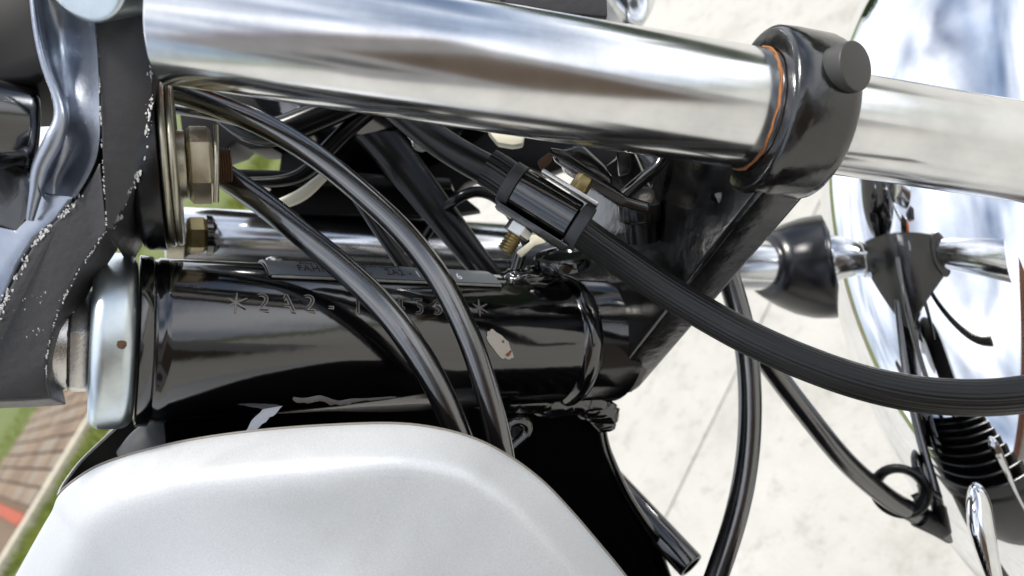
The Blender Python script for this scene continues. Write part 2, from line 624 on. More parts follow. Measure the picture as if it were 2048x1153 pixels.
rf = MB().add([(-7.9, -3.9, 3.45), (2.0, -3.9, 3.45), (2.0, -9.4, 3.45), (-7.9, -9.4, 3.45), (-7.9, -6.6, 5.2), (2.0, -6.6, 5.2)], [(0, 1, 5, 4), (3, 4, 5, 2), (0, 4, 3), (1, 2, 5), (0, 3, 2, 1)])
build("roof", rf, "roof_tile", house, space='world')
for x in (-6.8, -4.6):
    wn = build("window", wbox(x, x + 1.4, -4.32, -4.24, 1.0, 2.2), "kerb_stone", house, space='world')
    build("pane", wbox(x + .08, x + 1.32, -4.27, -4.225, 1.08, 2.12), "window_glass", wn, space='world')
dr = build("door", wbox(-2.3, .7, -4.32, -4.24, 0, 2.5), "brick_brown", house, space='world')
hd = MB()
fw = ROT @ Vector((0, .98, -.2)); fw.z = 0; fw.normalize()
sdw = Vector((-fw.y, fw.x, 0))
for i in range(9000):
    a = random.uniform(-7, 7); hgt = random.uniform(0, 1) ** .8 * (2.4 + .5 * math.sin(a * 2.1) + .3 * math.sin(a * 5.3))
    p = fw * (10.0 + random.uniform(-.5, .5)) + sdw * a + Vector((0, 0, hgt))
    u_ = Vector((random.uniform(-1, 1), random.uniform(-1, 1), random.uniform(-1, 1))).normalized() * .11
    v_ = u_.orthogonal().normalized() * .07
    hd.add([p - u_, p + v_, p + u_, p - v_], [(0, 1, 2, 3)])
hedge = bpy.data.objects.new("hedge", None); col.objects.link(hedge)
hedge.location = fw * 10.0
hedge["label"] = "dark green leafy hedge ahead of the bike, mirrored in the mudguard"
hedge["category"] = "hedge"
build("leaves", hd, "hedge_leaf", hedge, space='world', smooth=180, kind="stuff")
core = box(MB(), fw * 10.0 + Vector((0, 0, .95)), fw * .3, sdw * 6.9, Vector((0, 0, .98)))
build("branches", core, "hedge_leaf", hedge, space='world')

# ---------------------------------------------------------------- the motorcycle
bike = bpy.data.objects.new("motorcycle", None)
col.objects.link(bike)
base = W(HEAD.p(0)); base.z = 0
bike.location = base
bike.empty_display_size = .1
bike["label"] = "motorcycle with black frame, chrome fork and silver fuel tank, seen close at the steering head"
bike["category"] = "motorcycle"

def part(name, mb, mat, parent=None, label=None, **kw):
    return build(name, mb, mat, parent if parent is not None else bike, label, **kw)

# --- fork legs
def fork(ax, x0, x1, x2, r1, r2, label):
    a, b_, c = ax.at(x0), ax.at(x1), ax.at(x2)
    cov = part("fork_cover", lathe(MB(), ax.o, ax.d, rnd(a, b_, r1, .0007, 4), 96), "chrome_fork", label=label, smooth=35)
    part("stanchion", lathe(MB(), ax.o, ax.d, [(b_ - .004, r2), (c, r2)], 96), "chrome_fork", cov)
    return cov
near = fork(NEAR, 335, 1514, 2330, .0186, .0160, "wide polished chrome fork tube across the top, nearest the camera")
far = fork(FAR, 366, 1250, 1560, .0186, .0160, "chrome fork tube on the far side, half hidden behind the cables")
# rust line where the near tube enters the lower yoke
tr = NEAR.at(1507)
ring = MB()
pts = []
u = NEAR.d.cross(Vector((0, 0, 1))).normalized(); w_ = NEAR.d.cross(u)
for k in range(73):
    a = 2 * math.pi * k / 72
    pts.append(NEAR.p(tr - .0009 + .0006 * noise.noise(Vector((k * .35, 2, 0)))) + (u * math.cos(a) + w_ * math.sin(a)) * .0188)
tube(ring, pts, .00032, 8, caps=False, jit=1.3)
part("rust_ring", ring, "rust", near)

# --- lower yoke
S0 = HEAD.p(HEAD.at(1285))
N0 = NEAR.p(NEAR.at(1572))
F0 = FAR.p(FAR.at(1300))
nrm = D
def hull_prism(circles, t0, t1, bev):
    """flat plate whose outline wraps the circles (centre, radius), normal D"""
    o = circles[0][0]
    ex = LAT; ey = FRO
    pts2 = []
    for c, r in circles:
        q = c - o
        for k in range(40):
            a = 2 * math.pi * k / 40
            pts2.append((q.dot(ex) + r * math.cos(a), q.dot(ey) + r * math.sin(a)))
    pts2 = sorted(set(pts2))
    def cross(o_, a, b): return (a[0] - o_[0]) * (b[1] - o_[1]) - (a[1] - o_[1]) * (b[0] - o_[0])
    lo, hi = [], []
    for p in pts2:
        while len(lo) >= 2 and cross(lo[-2], lo[-1], p) <= 0: lo.pop()
        lo.append(p)
    for p in reversed(pts2):
        while len(hi) >= 2 and cross(hi[-2], hi[-1], p) <= 0: hi.pop()
        hi.append(p)
    h = lo[:-1] + hi[:-1]
    base_ = [o + ex * a + ey * b + nrm * t0 for a, b in h]
    return prism(base_, nrm * (t1 - t0))
yoke = part("lower_yoke", hull_prism([(N0, .0215), (S0, .0235), (F0, .0215)], NEAR.at(1508) - NEAR.at(1572) + .0012, .0078, 0), "black_paint_worn", bevel=.0022, seg=3, smooth=50,
            label="black lower yoke clamping the chrome fork tube, paint worn on its edge")
t0, t1 = NEAR.at(1508), NEAR.at(1633)
clampp = [(t0, .0187), (t0, .0238), (t0 + .0004, .0250), (t0 + .0012, .0257), (t0 + .006, .0260), (t1 - .004, .0258), (t1 - .0012, .0250), (t1, .0236), (t1, .0162)]
part("fork_clamp", lathe(MB(), NEAR.o, NEAR.d, clampp, 96, caps=False), "black_paint_worn", yoke, smooth=60)
# stamped rust marks on the clamp face
for ch, (x, y) in (("2", (1561, 157)), ("M", (1563, 182))):
    k = NEAR.p(t0 - .00012)
    v = P(x, y, 1)
    tt = k.dot(NEAR.d) / v.dot(NEAR.d)
    part("stamped_mark", glyphs(ch, .0047, v * tt, -LAT * .2 + Vector((.12, 1, 0)), Vector((-1, 0, 0)), 0, .0001), "rust", yoke)
# pinch bolt plug on the clamp
pa = P(1650, 152, .2125); pb = pa + Vector((.0046, .0003, .0078))
pd = (pb - pa)
plug = part("clamp_plug", lathe(MB(), pa - pd * .5, pd, [(0, .0058), (pd.length * .7, .0058), (pd.length * .72, .0066)] + rnd(pd.length * .74, pd.length * 1.6, .0071, .0004, 4), 64),
            "plug_face", yoke, smooth=35, label="round matt black plug on the fork clamp")
part("weld_bead", px_tube([(1610, 215, .213, .0014), (1625, 170, .2115, .0022), (1635, 205, .2095, .002), (1665, 222, .209, .0012)], n=10, seg=12, jit=.9), "black_paint_worn", yoke)

# --- frame: head tube, gusset
R = .0272
HS = Axis((230, 681, .235), (1250, 682, .334))
vd_ = Vector((0, 0, 1)); vd_ = (vd_ - HS.d * vd_.dot(HS.d)).normalized()
HS.o = HS.o + vd_ * R                       # the line of the tube's surface that faces the lens
def hx(x):
    return (HS.p(HS.at(x)) - HEAD.o).dot(HEAD.d)
hxa = HEAD.at
prof = [(hx(279), .020), (hx(279), .0272), (hx(281), .0278), (hx(306), .0278), (hx(309), .0274), (hx(312), .0266), (hx(318), .0266), (hx(324), .0272),
        (hx(345), .0272), (hx(420), R), (hx(700), R), (hx(950), R), (hx(1168), R)]
head = part("head_tube", lathe(MB(), HEAD.o, HEAD.d, prof, 128), "black_paint", label="glossy black steering head tube with stamped numbers", smooth=50)
cup = []
n = 70
ta, tb = hx(1206), hx(1290)
for i in range(n * 2 + 1):
    cup.append((ta + (tb - ta) * i / (2 * n), .0270 - (.00007 if i % 2 else 0)))
cup += [(tb + .0004, .0264), (tb + .0004, .018)]
part("bearing_cup", lathe(MB(), HEAD.o, HEAD.d, [(ta - .012, .0270)] + cup, 128), "black_paint", head, smooth=25)
part("weld_ring", lathe(MB(), HEAD.o, HEAD.d, [(hx(1168), .0266), (hx(1174), .0282), (hx(1184), .0288), (hx(1196), .0287), (hx(1206), .0276), (hx(1212), .026)], 128, caps=False,
     prof_fn=lambda a, i: 1 + .02 * noise.noise(Vector((math.cos(a) * 4, math.sin(a) * 4, i * .6)))), "black_paint", head, smooth=70)
part("stem_seal", lathe(MB(), HEAD.o, HEAD.d, [(hx(1290), .0240), (hx(1300), .0250), (hx(1312), .0244), (hx(1318), .022)], 96, caps=False,
     prof_fn=lambda a, i: 1 + .04 * noise.noise(Vector((math.cos(a) * 9, math.sin(a) * 9, i)))), "grey_dirt", head, smooth=70)

# gusset below the head tube
gz = Vector((0, 0, -.03))
def gd(x, off=-.009, y=800):
    return -HEAD.p(hxa(x)).z + off + max(0, y - 800) * .00013
gus = [(x, y, gd(x, y=y)) for x, y in [(318, 800), (500, 780), (700, 765), (850, 768), (1000, 775), (1120, 785), (1212, 795), (1206, 840), (1210, 880), (1222, 915), (1252, 985), (1290, 1045), (1322, 1088),
       (1350, 1170), (1345, 1260), (800, 1260), (500, 1000), (330, 930)]]
gus_o = part("gusset", prism(gus, gz), "black_satin", head, bevel=.0025, seg=4, smooth=60)
fl = [(1212, 815, .0016), (1205, 850, .0018), (1210, 885, .0019), (1222, 920, .002), (1252, 985, .0021), (1290, 1045, .0023), (1325, 1090, .0026), (1365, 1118, .002)]
part("gusset_flange", px_tube([(x, y, gd(x, -.010, y), r) for x, y, r in fl], n=8, seg=16), "black_paint", gus_o)
sa, sb = P(1268, 1010, .385), P(1383, 1133, .362)
sd = sb - sa
Ls = sd.length
part("pipe_stub", lathe(MB(), sa, sd, [(-.03, .0072), (Ls - .0006, .0072), (Ls, .0068), (Ls, .0054), (Ls - .012, .0054)], 48, caps=False), "black_paint", gus_o, smooth=40)
part("pipe_bore", lathe(MB(), sa, sd, [(Ls - .013, .0001), (Ls - .0125, .0055)], 48, caps=False), "inner_dark", gus_o)
wb = [(330, 832, .0005), (480, 806, .0008), (590, 800, .0022), (640, 794, .0028), (720, 803, .0028), (800, 797, .0022), (900, 800, .0024), (985, 804, .0036), (1060, 804, .0046), (1120, 810, .0046), (1165, 808, .0048), (1200, 826, .005), (1212, 855, .0022)]
def blobs(lst):
    mb = MB()
    for c, ax, ay, az, sd_ in lst:
        vs, fs = [], []
        for a in range(11):
            th = math.pi * a / 10
            for k in range(16):
                ph = 2 * math.pi * k / 16
                q = Vector((math.sin(th) * math.cos(ph), math.sin(th) * math.sin(ph), math.cos(th)))
                f_ = 1 + .18 * noise.noise(q * 1.7 + Vector((sd_, 2, 5)))
                vs.append(c + (ax * q.x + ay * q.y + az * q.z) * f_)
        for a in range(10):
            for k in range(16):
                fs.append((a * 16 + k, a * 16 + (k + 1) % 16, (a + 1) * 16 + (k + 1) % 16, (a + 1) * 16 + k))
        mb.add(vs, fs)
    return mb
wbs = spline([(x, y, r) for x, y, r in wb], 5)
lst = []
for k, (x, y, r) in enumerate(wbs):
    if x < 570: continue
    rr = r * random.uniform(.85, 1.15)
    lst.append((P(x, y + random.uniform(-4, 4), gd(x, -.0088)), Vector((rr * 1.9, rr * random.uniform(-.3, .3), -rr * .6)), Vector((0, rr * .95, 0)), Vector((0, 0, rr * .62)), k * 1.7))
part("weld_bead", blobs(lst), "black_paint", gus_o, smooth=80)
hk = [(995, 925, .0016), (1028, 890, .0018), (1050, 868, .0022), (1052, 850, .0026), (1036, 842, .0022), (1018, 850, .0018), (1012, 868, .0014)]
part("cable_hook", px_tube([(x, y, gd(x, -.020), r) for x, y, r in hk], n=8, seg=16), "black_paint", gus_o)
part("hook_plate", lathe(MB(), P(1034, 858, gd(1034, -.018)), Vector((0, .1, 1)), [(-.006, .0046), (0, .0046), (.0006, .004)], 24), "black_paint", gus_o)
part("down_tube", px_tube([(1080, 1240, .36), (1260, 1330, .375), (1550, 1480, .41), (2000, 1680, .47), (2500, 1880, .54)], .019, 8, 40), "black_paint", head)
# finned engine top just below the picture, mirrored in the mudguard
ec = P(1540, 1640, .30)
eng = part("engine_cylinder", box(MB(), ec, D * .06, FRO * .045, LAT * .085), "black_plastic", bevel=.006, seg=3)
for k in range(9):
    part("cooling_fin", box(MB(), ec + D * (-.056 + .014 * k), D * .0014, FRO * .058, LAT * .10), "black_plastic", eng, bevel=.001)
# paint damage on the frame, plus a weld reflection laid on as colour
scr = px_tube([(x, y, gd(x, -.0165), r) for x, y, r in [(485, 880, .0008), (515, 845, .0016), (545, 818, .0019), (572, 793, .0014), (580, 786, .0003)]], n=10, seg=12, jit=.5, squash=(1, .12))
part("scratch_or_glint", scr, "white_scratch", gus_o, label="pale scratch through the black paint above the tank edge")
scr = px_tube([(x, y, -HEAD.hit(x, y, R)[0].z - .0003, r) for x, y, r in [(586, 797, .0006), (610, 800, .0015), (640, 795, .0013), (675, 804, .0013), (705, 800, .0011), (730, 799, .0005), (760, 797, .0006), (792, 794, .0002)]], n=10, seg=12, jit=.6, squash=(1, .15))
part("scratch_or_glint", scr, "weld_reflection", head, label="dull streak low on the head tube, a reflection put into colour")  # streak of colour in place of the weld's reflection
cp, cn = HEAD.hit(1000, 690, R + .0002)
mbc = MB()
vs = [cp + cn * .0002]
tx = (D - cn * D.dot(cn)).normalized(); ty = cn.cross(tx)
for k in range(28):
    a = 2 * math.pi * k / 28
    rr = 1 + .3 * noise.noise(Vector((math.cos(a) * 2, math.sin(a) * 2, 3)))
    x_, y_ = .0072 * math.cos(a) * rr, .0030 * math.sin(a) * rr
    ca, sa_ = math.cos(-.75), math.sin(-.75)
    q = tx * (x_ * ca - y_ * sa_) + ty * (x_ * sa_ + y_ * ca)
    vs.append(cp + q + cn * (.00012 - q.dot(ty) ** 2 / (2 * R)))
mbc.add(vs, [(0, k + 1, (k + 1) % 28 + 1) for k in range(28)])
chip = mbc
for dx, dy, rr in ((.0012, .0012, .0006), (.0040, -.0032, .0007), (.0034, -.0037, .0006), (.0046, -.0024, .0005)):
    part("rust_spot", lathe(MB(), cp + tx * dx + ty * dy, cn, [(-.0002, rr), (.00024, rr * .9), (.0003, rr * .2)], 12, prof_fn=lambda a, i: 1 + .3 * math.sin(3 * a)), "rust", head)
part("paint_chip", mbc, "primer_chip", head, label="bare chip in the paint with rust spots")
# stamped frame number, pale outlines imitating light on the cut edges
for ch, x, y in (("*", 472, 607), ("2", 525, 608), ("A", 572, 609), ("2", 618, 610), ("-", 660, 612), ("1", 715, 613), ("2", 757, 614), ("4", 797, 615), ("5", 836, 615), ("6", 872, 616), ("2", 915, 616), ("*", 958, 617)):
    p_, n_ = HEAD.hit(x, y, R - .0002)
    yd = n_.cross(D)
    if yd.y < 0: yd = -yd
    part("stamped_digit", star(p_ + n_ * .0003, D, yd, .0036) if ch == "*" else glyphs(ch, .0092, p_ + n_ * .00005, D, yd, .00024), "worn_or_lit_edge", head)
    if ch != "*":
        part("digit_floor", glyphs(ch, .0092, p_ + n_ * .0001, D, yd, 0, .00012), "plate_ink", head)
# id plate riveted on top of the head tube
p0, n0 = HEAD.hit(705, 545, R)
def on_head(x, y, off): 
    p_, n_ = HEAD.hit(x, y, R)
    return p_ + n_ * off
q0, m0 = HEAD.hit(518, 556, R); q1, m1 = HEAD.hit(985, 574, R)
# angular strip on the tube: from the front silhouette towards the camera
def cyl(x, ang, r):
    t = hxa(x)
    c = HEAD.p(t)
    vdir = -(c.normalized())
    vdir = (vdir - HEAD.d * vdir.dot(HEAD.d)).normalized()   # towards the camera
    up_ = HEAD.d.cross(vdir)
    if up_.y < 0: up_ = -up_
    return c + (vdir * math.cos(ang) + up_ * math.sin(ang)) * r, vdir * math.cos(ang) + up_ * math.sin(ang)
mbp = MB()
nx, na = 24, 10
a0, a1 = math.radians(51), math.radians(98)
for s_, off in ((0, .0012), (1, .0004)):
    for i in range(nx + 1):
        for j in range(na + 1):
            x = 516 + (960 - 516) * i / nx
            aa = a0 + (a1 - a0) * j / na
            lift = .0006 if j in (0,) else 0
            p_, _ = cyl(x, aa, R + off + lift * 0)
            mbp.v.append(p_)
m_ = na + 1
half = (nx + 1) * m_
for i in range(nx):
    for j in range(na):
        a = i * m_ + j
        mbp.f.append((a, a + 1, a + m_ + 1, a + m_))
        mbp.f.append((half + a, half + a + m_, half + a + m_ + 1, half + a + 1))
for i in range(nx):
    mbp.f.append((i * m_, (i + 1) * m_, half + (i + 1) * m_, half + i * m_))
    mbp.f.append((i * m_ + na, half + i * m_ + na, half + (i + 1) * m_ + na, (i + 1) * m_ + na))
for j in range(na):
    mbp.f.append((j, half + j, half + j + 1, j + 1))
    k = nx * m_
    mbp.f.append((k + j, k + j + 1, half + k + j + 1, half + k + j))
plate = part("id_plate", mbp, "id_plate", head, label="dark metal identification plate riveted on the head tube")
rim = tube(MB(), [cyl(x, a0 - math.radians(1.5), R + .0007)[0] for x in range(520, 966, 20)], .00055, 10)
part("plate_rim", rim, "bare_alloy", plate)
pr, nr = cyl(542, math.radians(86), R + .001)
part("rivet", lathe(MB(), pr, nr, [(0, .0029), (.0007, .0028), (.0014, .0018), (.0016, .0002)], 32), "steel", plate)
def plate_text(txt, x, ang, size, mat, outline=0):
    p_, n_ = cyl(x, math.radians(ang), R + .00125)
    yd = n_.cross(HEAD.d)
    if yd.y < 0: yd = -yd
    part("plate_text", glyphs(txt, size, p_, HEAD.d, yd, outline, .00005, 1.1, .56), mat, plate)
plate_text("ZUL.", 605, 74, .0068, "plate_ink")
plate_text("GESAMT", 668, 74, .0068, "plate_ink")
plate_text("GEWICHT", 740, 74, .0068, "plate_ink")
plate_text("355", 830, 74, .0068, "plate_ink")
plate_text("FAHRG", 612, 61, .0072, "plate_ink")
plate_text("EST.NR.", 678, 61, .0072, "plate_ink")
plate_text("2A2", 763, 61, .0072, "plate_ink")
plate_text("-", 792, 61, .0072, "plate_ink")
for ch, x in (("1", 807), ("2", 828), ("4", 847), ("5", 866), ("6", 886)):
    plate_text(ch, x, 59, .0074, "white_scratch", 0)

# steering lock boss on the head tube
boss = MB()
bc = HEAD.p(hx(1115)) + (cyl(1115, math.radians(72), R)[1]) * R
nb_, tb_ = cyl(1115, math.radians(72), R)[1], HEAD.d
bb_ = nb_.cross(tb_)
vs, fs = [], []
for i in range(25):
    th = math.pi * i / 24
    for k in range(48):
        ph = 2 * math.pi * k / 48
        q = Vector((math.sin(th) * math.cos(ph), math.sin(th) * math.sin(ph), math.cos(th)))
        s_ = 1 + .22 * noise.noise(q * 2.6 + Vector((4, 1, 7)))
        vs.append(bc + (tb_ * q.x * .0135 + bb_ * q.y * .0085 + nb_ * q.z * .0048) * s_)
for i in range(24):
    for k in range(48):
        fs.append((i * 48 + k, i * 48 + (k + 1) % 48, (i + 1) * 48 + (k + 1) % 48, (i + 1) * 48 + k))
boss.add(vs, fs)
lock = part("lock_boss", boss, "black_paint", head, smooth=80, label="lumpy glossy black boss on the head tube")
lc = P(1125, 517, .302)
part("lock_rim", lathe(MB(), lc, Vector((-.1, .93, .35)), [(-.003, .0118), (.0006, .0118), (.0016, .0112), (.0019, .009), (.0008, .0085)], 48, prof_fn=lambda a, i: 1), "black_paint", lock)

# --- steering bearing cover and nuts at the top of the head tube
cap = part("bearing_cover", lathe(MB(), HEAD.o, HEAD.d, rnd(hx(178), hx(276), .0281, .004, 8), 128), "zinc", label="pale zinc plated bearing cover ring with a rust spot", smooth=50)
rp, rn = HEAD.hit(243, 690, .0281)
part("rust_spot", lathe(MB(), rp, rn, [(-.0003, .0014), (.00004, .0013), (.00008, .0008), (.00009, .0001)], 20, prof_fn=lambda a, i: 1 + .35 * noise.noise(Vector((math.cos(a) * 2, math.sin(a) * 2, 5)))), "dark_rust", cap)
nut = part("stem_nut", hexnut(HEAD.o, HEAD.d, hx(128), hx(180), .0180, .32), "steel", cap, smooth=25, bevel=.0006)
part("stem_collar", lathe(MB(), HEAD.o, HEAD.d, [(hx(60), .0155), (hx(130), .0155)], 64), "steel", cap)

# --- upper yoke
back = LAT * .035
uy = part("upper_yoke", prism([(186, -50, .205), (188, 60, .204), (197, 140, .2035), (200, 220, .203), (205, 320, .203), (213, 462, .2035), (222, 462, .207), (247, 422, .208), (272, 368, .209), (290, 310, .2095), (301, 240, .210), (305, 170, .210), (303, 80, .210), (301, -50, .211)], back),
          "grey_casting", bevel=.0007, smooth=30, label="dark grey cast upper yoke with chipped bright edges")
part("yoke_arm", prism([(200, 320, .2032), (213, 462, .2032), (186, 503, .2055), (158, 543, .2065), (129, 600, .2075), (108, 652, .2085), (95, 718, .2095), (94, 760, .2105), (104, 798, .214), (40, 803, .212), (-60, 806, .210), (-60, 720, .2055), (-8, 640, .2055), (12, 590, .2055), (42, 530, .2055), (74, 477, .205), (112, 440, .2045), (163, 386, .204), (190, 340, .2033)], LAT * .018),
     "grey_casting", uy, bevel=.0022, seg=4, smooth=35)
def chipped(pts, r, width, cnt):
    """bare metal showing along a knocked edge: many small flat flakes"""
    q = spline(pts, 24)
    mb = MB()
    for k in range(cnt):
        i = random.randrange(len(q) - 1)
        if noise.noise(Vector((i * .11, pts[0][0], 2))) < -.05:
            continue
        t_ = random.random()
        x, y, d_ = [a + (b - a) * t_ for a, b in zip(q[i], q[i + 1])]
        x += random.gauss(0, width); y += random.gauss(0, 2)
        rr = r * random.uniform(.35, 1.25)
        c = P(x, y, d_)
        m_ = random.randint(5, 8); ph = random.random() * 6
        st = random.uniform(.8, 2.2)
        ring = [c + Vector((math.cos(ph + 6.283 * a / m_) * rr * random.uniform(.6, 1.2), math.sin(ph + 6.283 * a / m_) * rr * st * random.uniform(.6, 1.2), -.00005)) for a in range(m_)]
        mb.add([c + Vector((0, 0, .00003))] + ring, [(0, 1 + a, 1 + (a + 1) % m_) for a in range(m_)])
    part("chipped_edge", mb, "bare_alloy", uy, smooth=60)
chipped([(188, 10, .2040), (197, 140, .2033), (200, 220, .2028), (205, 320, .2026), (213, 455, .203)], .00020, .9, 170)
chipped([(300, -20, .2095), (302, 80, .2092), (302, 170, .2092), (298, 240, .209), (287, 310, .2088), (269, 368, .2084), (244, 422, .2074), (222, 458, .2066)], .00034, 3, 230)
chipped([(212, 462, .2028), (185, 503, .2048), (156, 543, .206), (127, 600, .207), (107, 652, .208), (93, 718, .209), (93, 760, .210)], .00020, .9, 150)
chipped([(163, 390, .2036), (114, 442, .2042), (76, 479, .2047), (44, 532, .2052), (14, 592, .2052), (-6, 642, .2052)], .00032, 4, 170)
chipped([(60, 560, .2052), (75, 620, .2062), (70, 690, .2075)], .00016, 30, 45)
# chips sprinkled on the casting
for i in range(46):
    x = random.choice([random.gauss(278, 12), random.gauss(285, 9)]); y = random.uniform(40, 400)
    xm = 303 - max(0, y - 200) ** 1.35 * .035
    x = min(x, xm - 4)
    if x < 206: continue
    t_ = (x - 200) / 105
    d_ = .2032 + t_ * .0066 - .0001
    r_ = abs(random.gauss(0, .00035)) + .00012
    part("paint_chip", lathe(MB(), P(x, y, d_), Vector((0, 0, 1)), [(-.0002, r_), (.00008, r_ * .9), (.0001, r_ * .2)], 7, prof_fn=lambda a, k: 1 + .4 * math.sin(a * 2 + x)), "bare_alloy", uy)
# polished pocket of the yoke beside the casting edge
pol = []
rowsL = [(62, -40), (72, 40), (82, 100), (98, 150), (116, 195), (122, 235), (112, 275), (90, 315), (75, 350), (78, 385)]
rowsR = [(186, -40), (189, 40), (194, 100), (197, 150), (198, 195), (199, 235), (199, 275), (192, 318), (172, 362), (150, 395)]
mbq = MB(); nC = 14
for (lx, ly), (rx, ry) in zip(spline([(a, b, 0) for a, b in rowsL], 6), spline([(a, b, 0) for a, b in rowsR], 6)) if False else [((l[0], l[1]), (r[0], r[1])) for l, r in zip(spline([(a, b) for a, b in rowsL], 6), spline([(a, b) for a, b in rowsR], 6))]:
    for k in range(nC + 1):
        t_ = k / nC
        dd = .2052 + .007 * math.sin(math.pi * t_) ** 1.2 * (.55 + .45 * math.sin(ly * .021)) - .0045 * max(0, 1 - t_ * 6) - .0022 * t_ + .0000
        mbq.v.append(P(lx + (rx - lx) * t_, ly + (ry - ly) * t_, dd))
rw = len(mbq.v) // (nC + 1)
for i in range(rw - 1):
    for k in range(nC):
        a = i * (nC + 1) + k
        mbq.f.append((a, a + 1, a + nC + 2, a + nC + 1))
nfv = len(mbq.v)
mbq.v += [v + LAT * .02 for v in mbq.v]
mbq.f += [tuple(reversed([i + nfv for i in f])) for f in list(mbq.f)]
per = [k for k in range(nC + 1)] + [(i + 1) * (nC + 1) - 1 for i in range(1, rw)] + [(rw - 1) * (nC + 1) + k for k in range(nC - 1, -1, -1)] + [i * (nC + 1) for i in range(rw - 2, 0, -1)]
for a, b_ in zip(per, per[1:] + per[:1]):
    mbq.f.append((b_, a, a + nfv, b_ + nfv))
part("polished_pocket", mbq, "cast_alloy", uy, smooth=50)
part("pocket_lip", px_tube([(64, -30, .203, .0010), (74, 60, .202, .0010), (90, 130, .2015, .0011), (114, 195, .2015, .0013), (121, 240, .2015, .0018), (106, 285, .2015, .0024), (82, 335, .202, .0022), (72, 385, .203, .0016), (60, 440, .205, .001)], n=8, seg=14), "cast_alloy", uy)
part("yoke_top", prism([(70, 385, .206), (150, 392, .205), (112, 445, .2065), (70, 480, .2075), (35, 535, .2095), (0, 610, .2125), (-60, 640, .214), (-60, 440, .209), (30, 460, .208), (60, 430, .2075)], LAT * .02), "cast_alloy", uy, bevel=.0012, smooth=60)
cc = P(165, -62, .192)
part("fork_cap", lathe(MB(), cc, Vector((-.25, -.45, .86)), [(-.02, .0135), (0, .0135)] + [(.0012 * math.sin(a * math.pi / 10), .0118 + .0017 * math.cos(a * math.pi / 10)) for a in range(6)], 64), "zinc", uy, smooth=40, label="pale round bolt head at the top of the yoke")
part("instrument_base", prism([(-80, -60, .214), (60, -60, .214), (70, 40, .213), (80, 105, .2125), (92, 152, .2125), (60, 165, .213), (-80, 172, .214)], LAT * .03), "inner_dark", uy, bevel=.002, smooth=50)
# handlebar clamp and dark bar at the very left
ba = Axis((-120, 235, .208), (70, 262, .222))
bar = part("handlebar_mount", lathe(MB(), ba.o, ba.d, rnd(-.03, ba.at(74), .0135, .003, 6), 64), "black_paint", uy, smooth=50)
part("mount_base", lathe(MB(), P(-20, 420, .214), Vector((-.3, .1, 1)), [(-.02, .0155), (-.004, .0155), (-.001, .0145), (0, .012)], 48), "black_paint_worn", uy, smooth=50)

# --- damper cup, washers and nut of the handlebar mount
M1 = Axis((300, 332, .2335), (460, 331, .2427))
mt = M1.at
cupo = part("damper_cup", lathe(MB(), M1.o, M1.d, [(mt(225), .0145), (mt(258), .0175), (mt(268), .0222), (mt(277), .0258), (mt(286), .0268), (mt(322), .0272), (mt(325), .0262)], 96), "black_plastic", smooth=60, label="black rubber damper cup under the upper yoke")
part("washer", lathe(MB(), M1.o, M1.d, rnd(mt(327), mt(343), .0262, .0012, 4), 96), "yellow_zinc", cupo)
part("washer", lathe(MB(), M1.o, M1.d, rnd(mt(343.5), mt(358), .0258, .0010, 4), 96), "yellow_zinc", cupo)
part("washer", lathe(MB(), M1.o, M1.d, rnd(mt(352), mt(374), .0113, .0006, 4), 64), "yellow_zinc", cupo)
part("nut", hexnut(M1.o, M1.d, mt(375), mt(427), .0128, .10), "nut_plating", cupo, smooth=25, bevel=.0005, label="hexagonal nut with worn yellow plating")
part("split_pin", px_tube([(432, 252, .226, .0008), (433, 300, .222, .0008), (433, 360, .222, .0008), (432, 404, .2245, .0009)], n=6, seg=12), "yellow_zinc", cupo)
part("bolt_end", thread(M1.o, M1.d, mt(427), mt(463), .0058, 7), "dark_rust", cupo)
M2 = Axis((340, 470, .335), (440, 471, .345))
c2 = part("damper_cup", lathe(MB(), M2.o, M2.d, [(M2.at(330), .012), (M2.at(364), .0125), (M2.at(366), .011)], 48), "yellow_zinc", smooth=50, label="smaller far damper cup with brown nut")
part("nut", hexnut(M2.o, M2.d, M2.at(374), M2.at(412), .0085, .3), "brass", c2, smooth=25)
part("bolt_end", lathe(MB(), M2.o, M2.d, [(M2.at(412), .0095), (M2.at(424), .0092), (M2.at(434), .006)], 32), "black_paint", c2)

# --- control cables
def cable(name, pts, r, label, mat="cable_sheath", seg=28, **kw):
    return part(name, px_tube(pts, r, 12, seg, **kw), mat, label=label, smooth=70)
cable("control_cable", [(330, 176, .243), (420, 206, .244), (520, 247, .244), (620, 305, .243), (720, 383, .241), (810, 468, .239), (880, 560, .237), (935, 668, .236), (973, 780, .2365), (1000, 885, .238), (1016, 990, .242)], .0040,
      "black cable curving from under the chrome tube down to the tank edge, right of two")
cable("control_cable", [(425, 335, .252), (520, 402, .247), (600, 466, .243), (690, 540, .239), (770, 618, .2365), (838, 710, .2355), (890, 805, .236), (926, 895, .238), (950, 980, .242)], .0044,
      "black cable curving over the stamped numbers down to the tank edge, left of two")
cable("control_cable", [(340, 215, .262), (440, 232, .262), (540, 262, .262), (640, 318, .262), (740, 402, .262), (830, 500, .262), (880, 585, .262)], .0022,
      "thin black cable close under the upper control cable")
cable("control_cable", [(1425, 470, .335), (1462, 570, .335), (1490, 680, .334), (1500, 800, .333), (1494, 920, .332), (1470, 1040, .33), (1420, 1190, .328)], .0052,
      "black cable hanging down past the lower yoke to the bottom edge")
lowc = cable("control_cable", [(1480, 640, .35), (1535, 725, .355), (1610, 825, .362), (1690, 922, .368), (1770, 992, .372), (1830, 1028, .375), (1900, 1068, .38)], .0052,
      "black cable running through the round guide to the chrome mudguard")
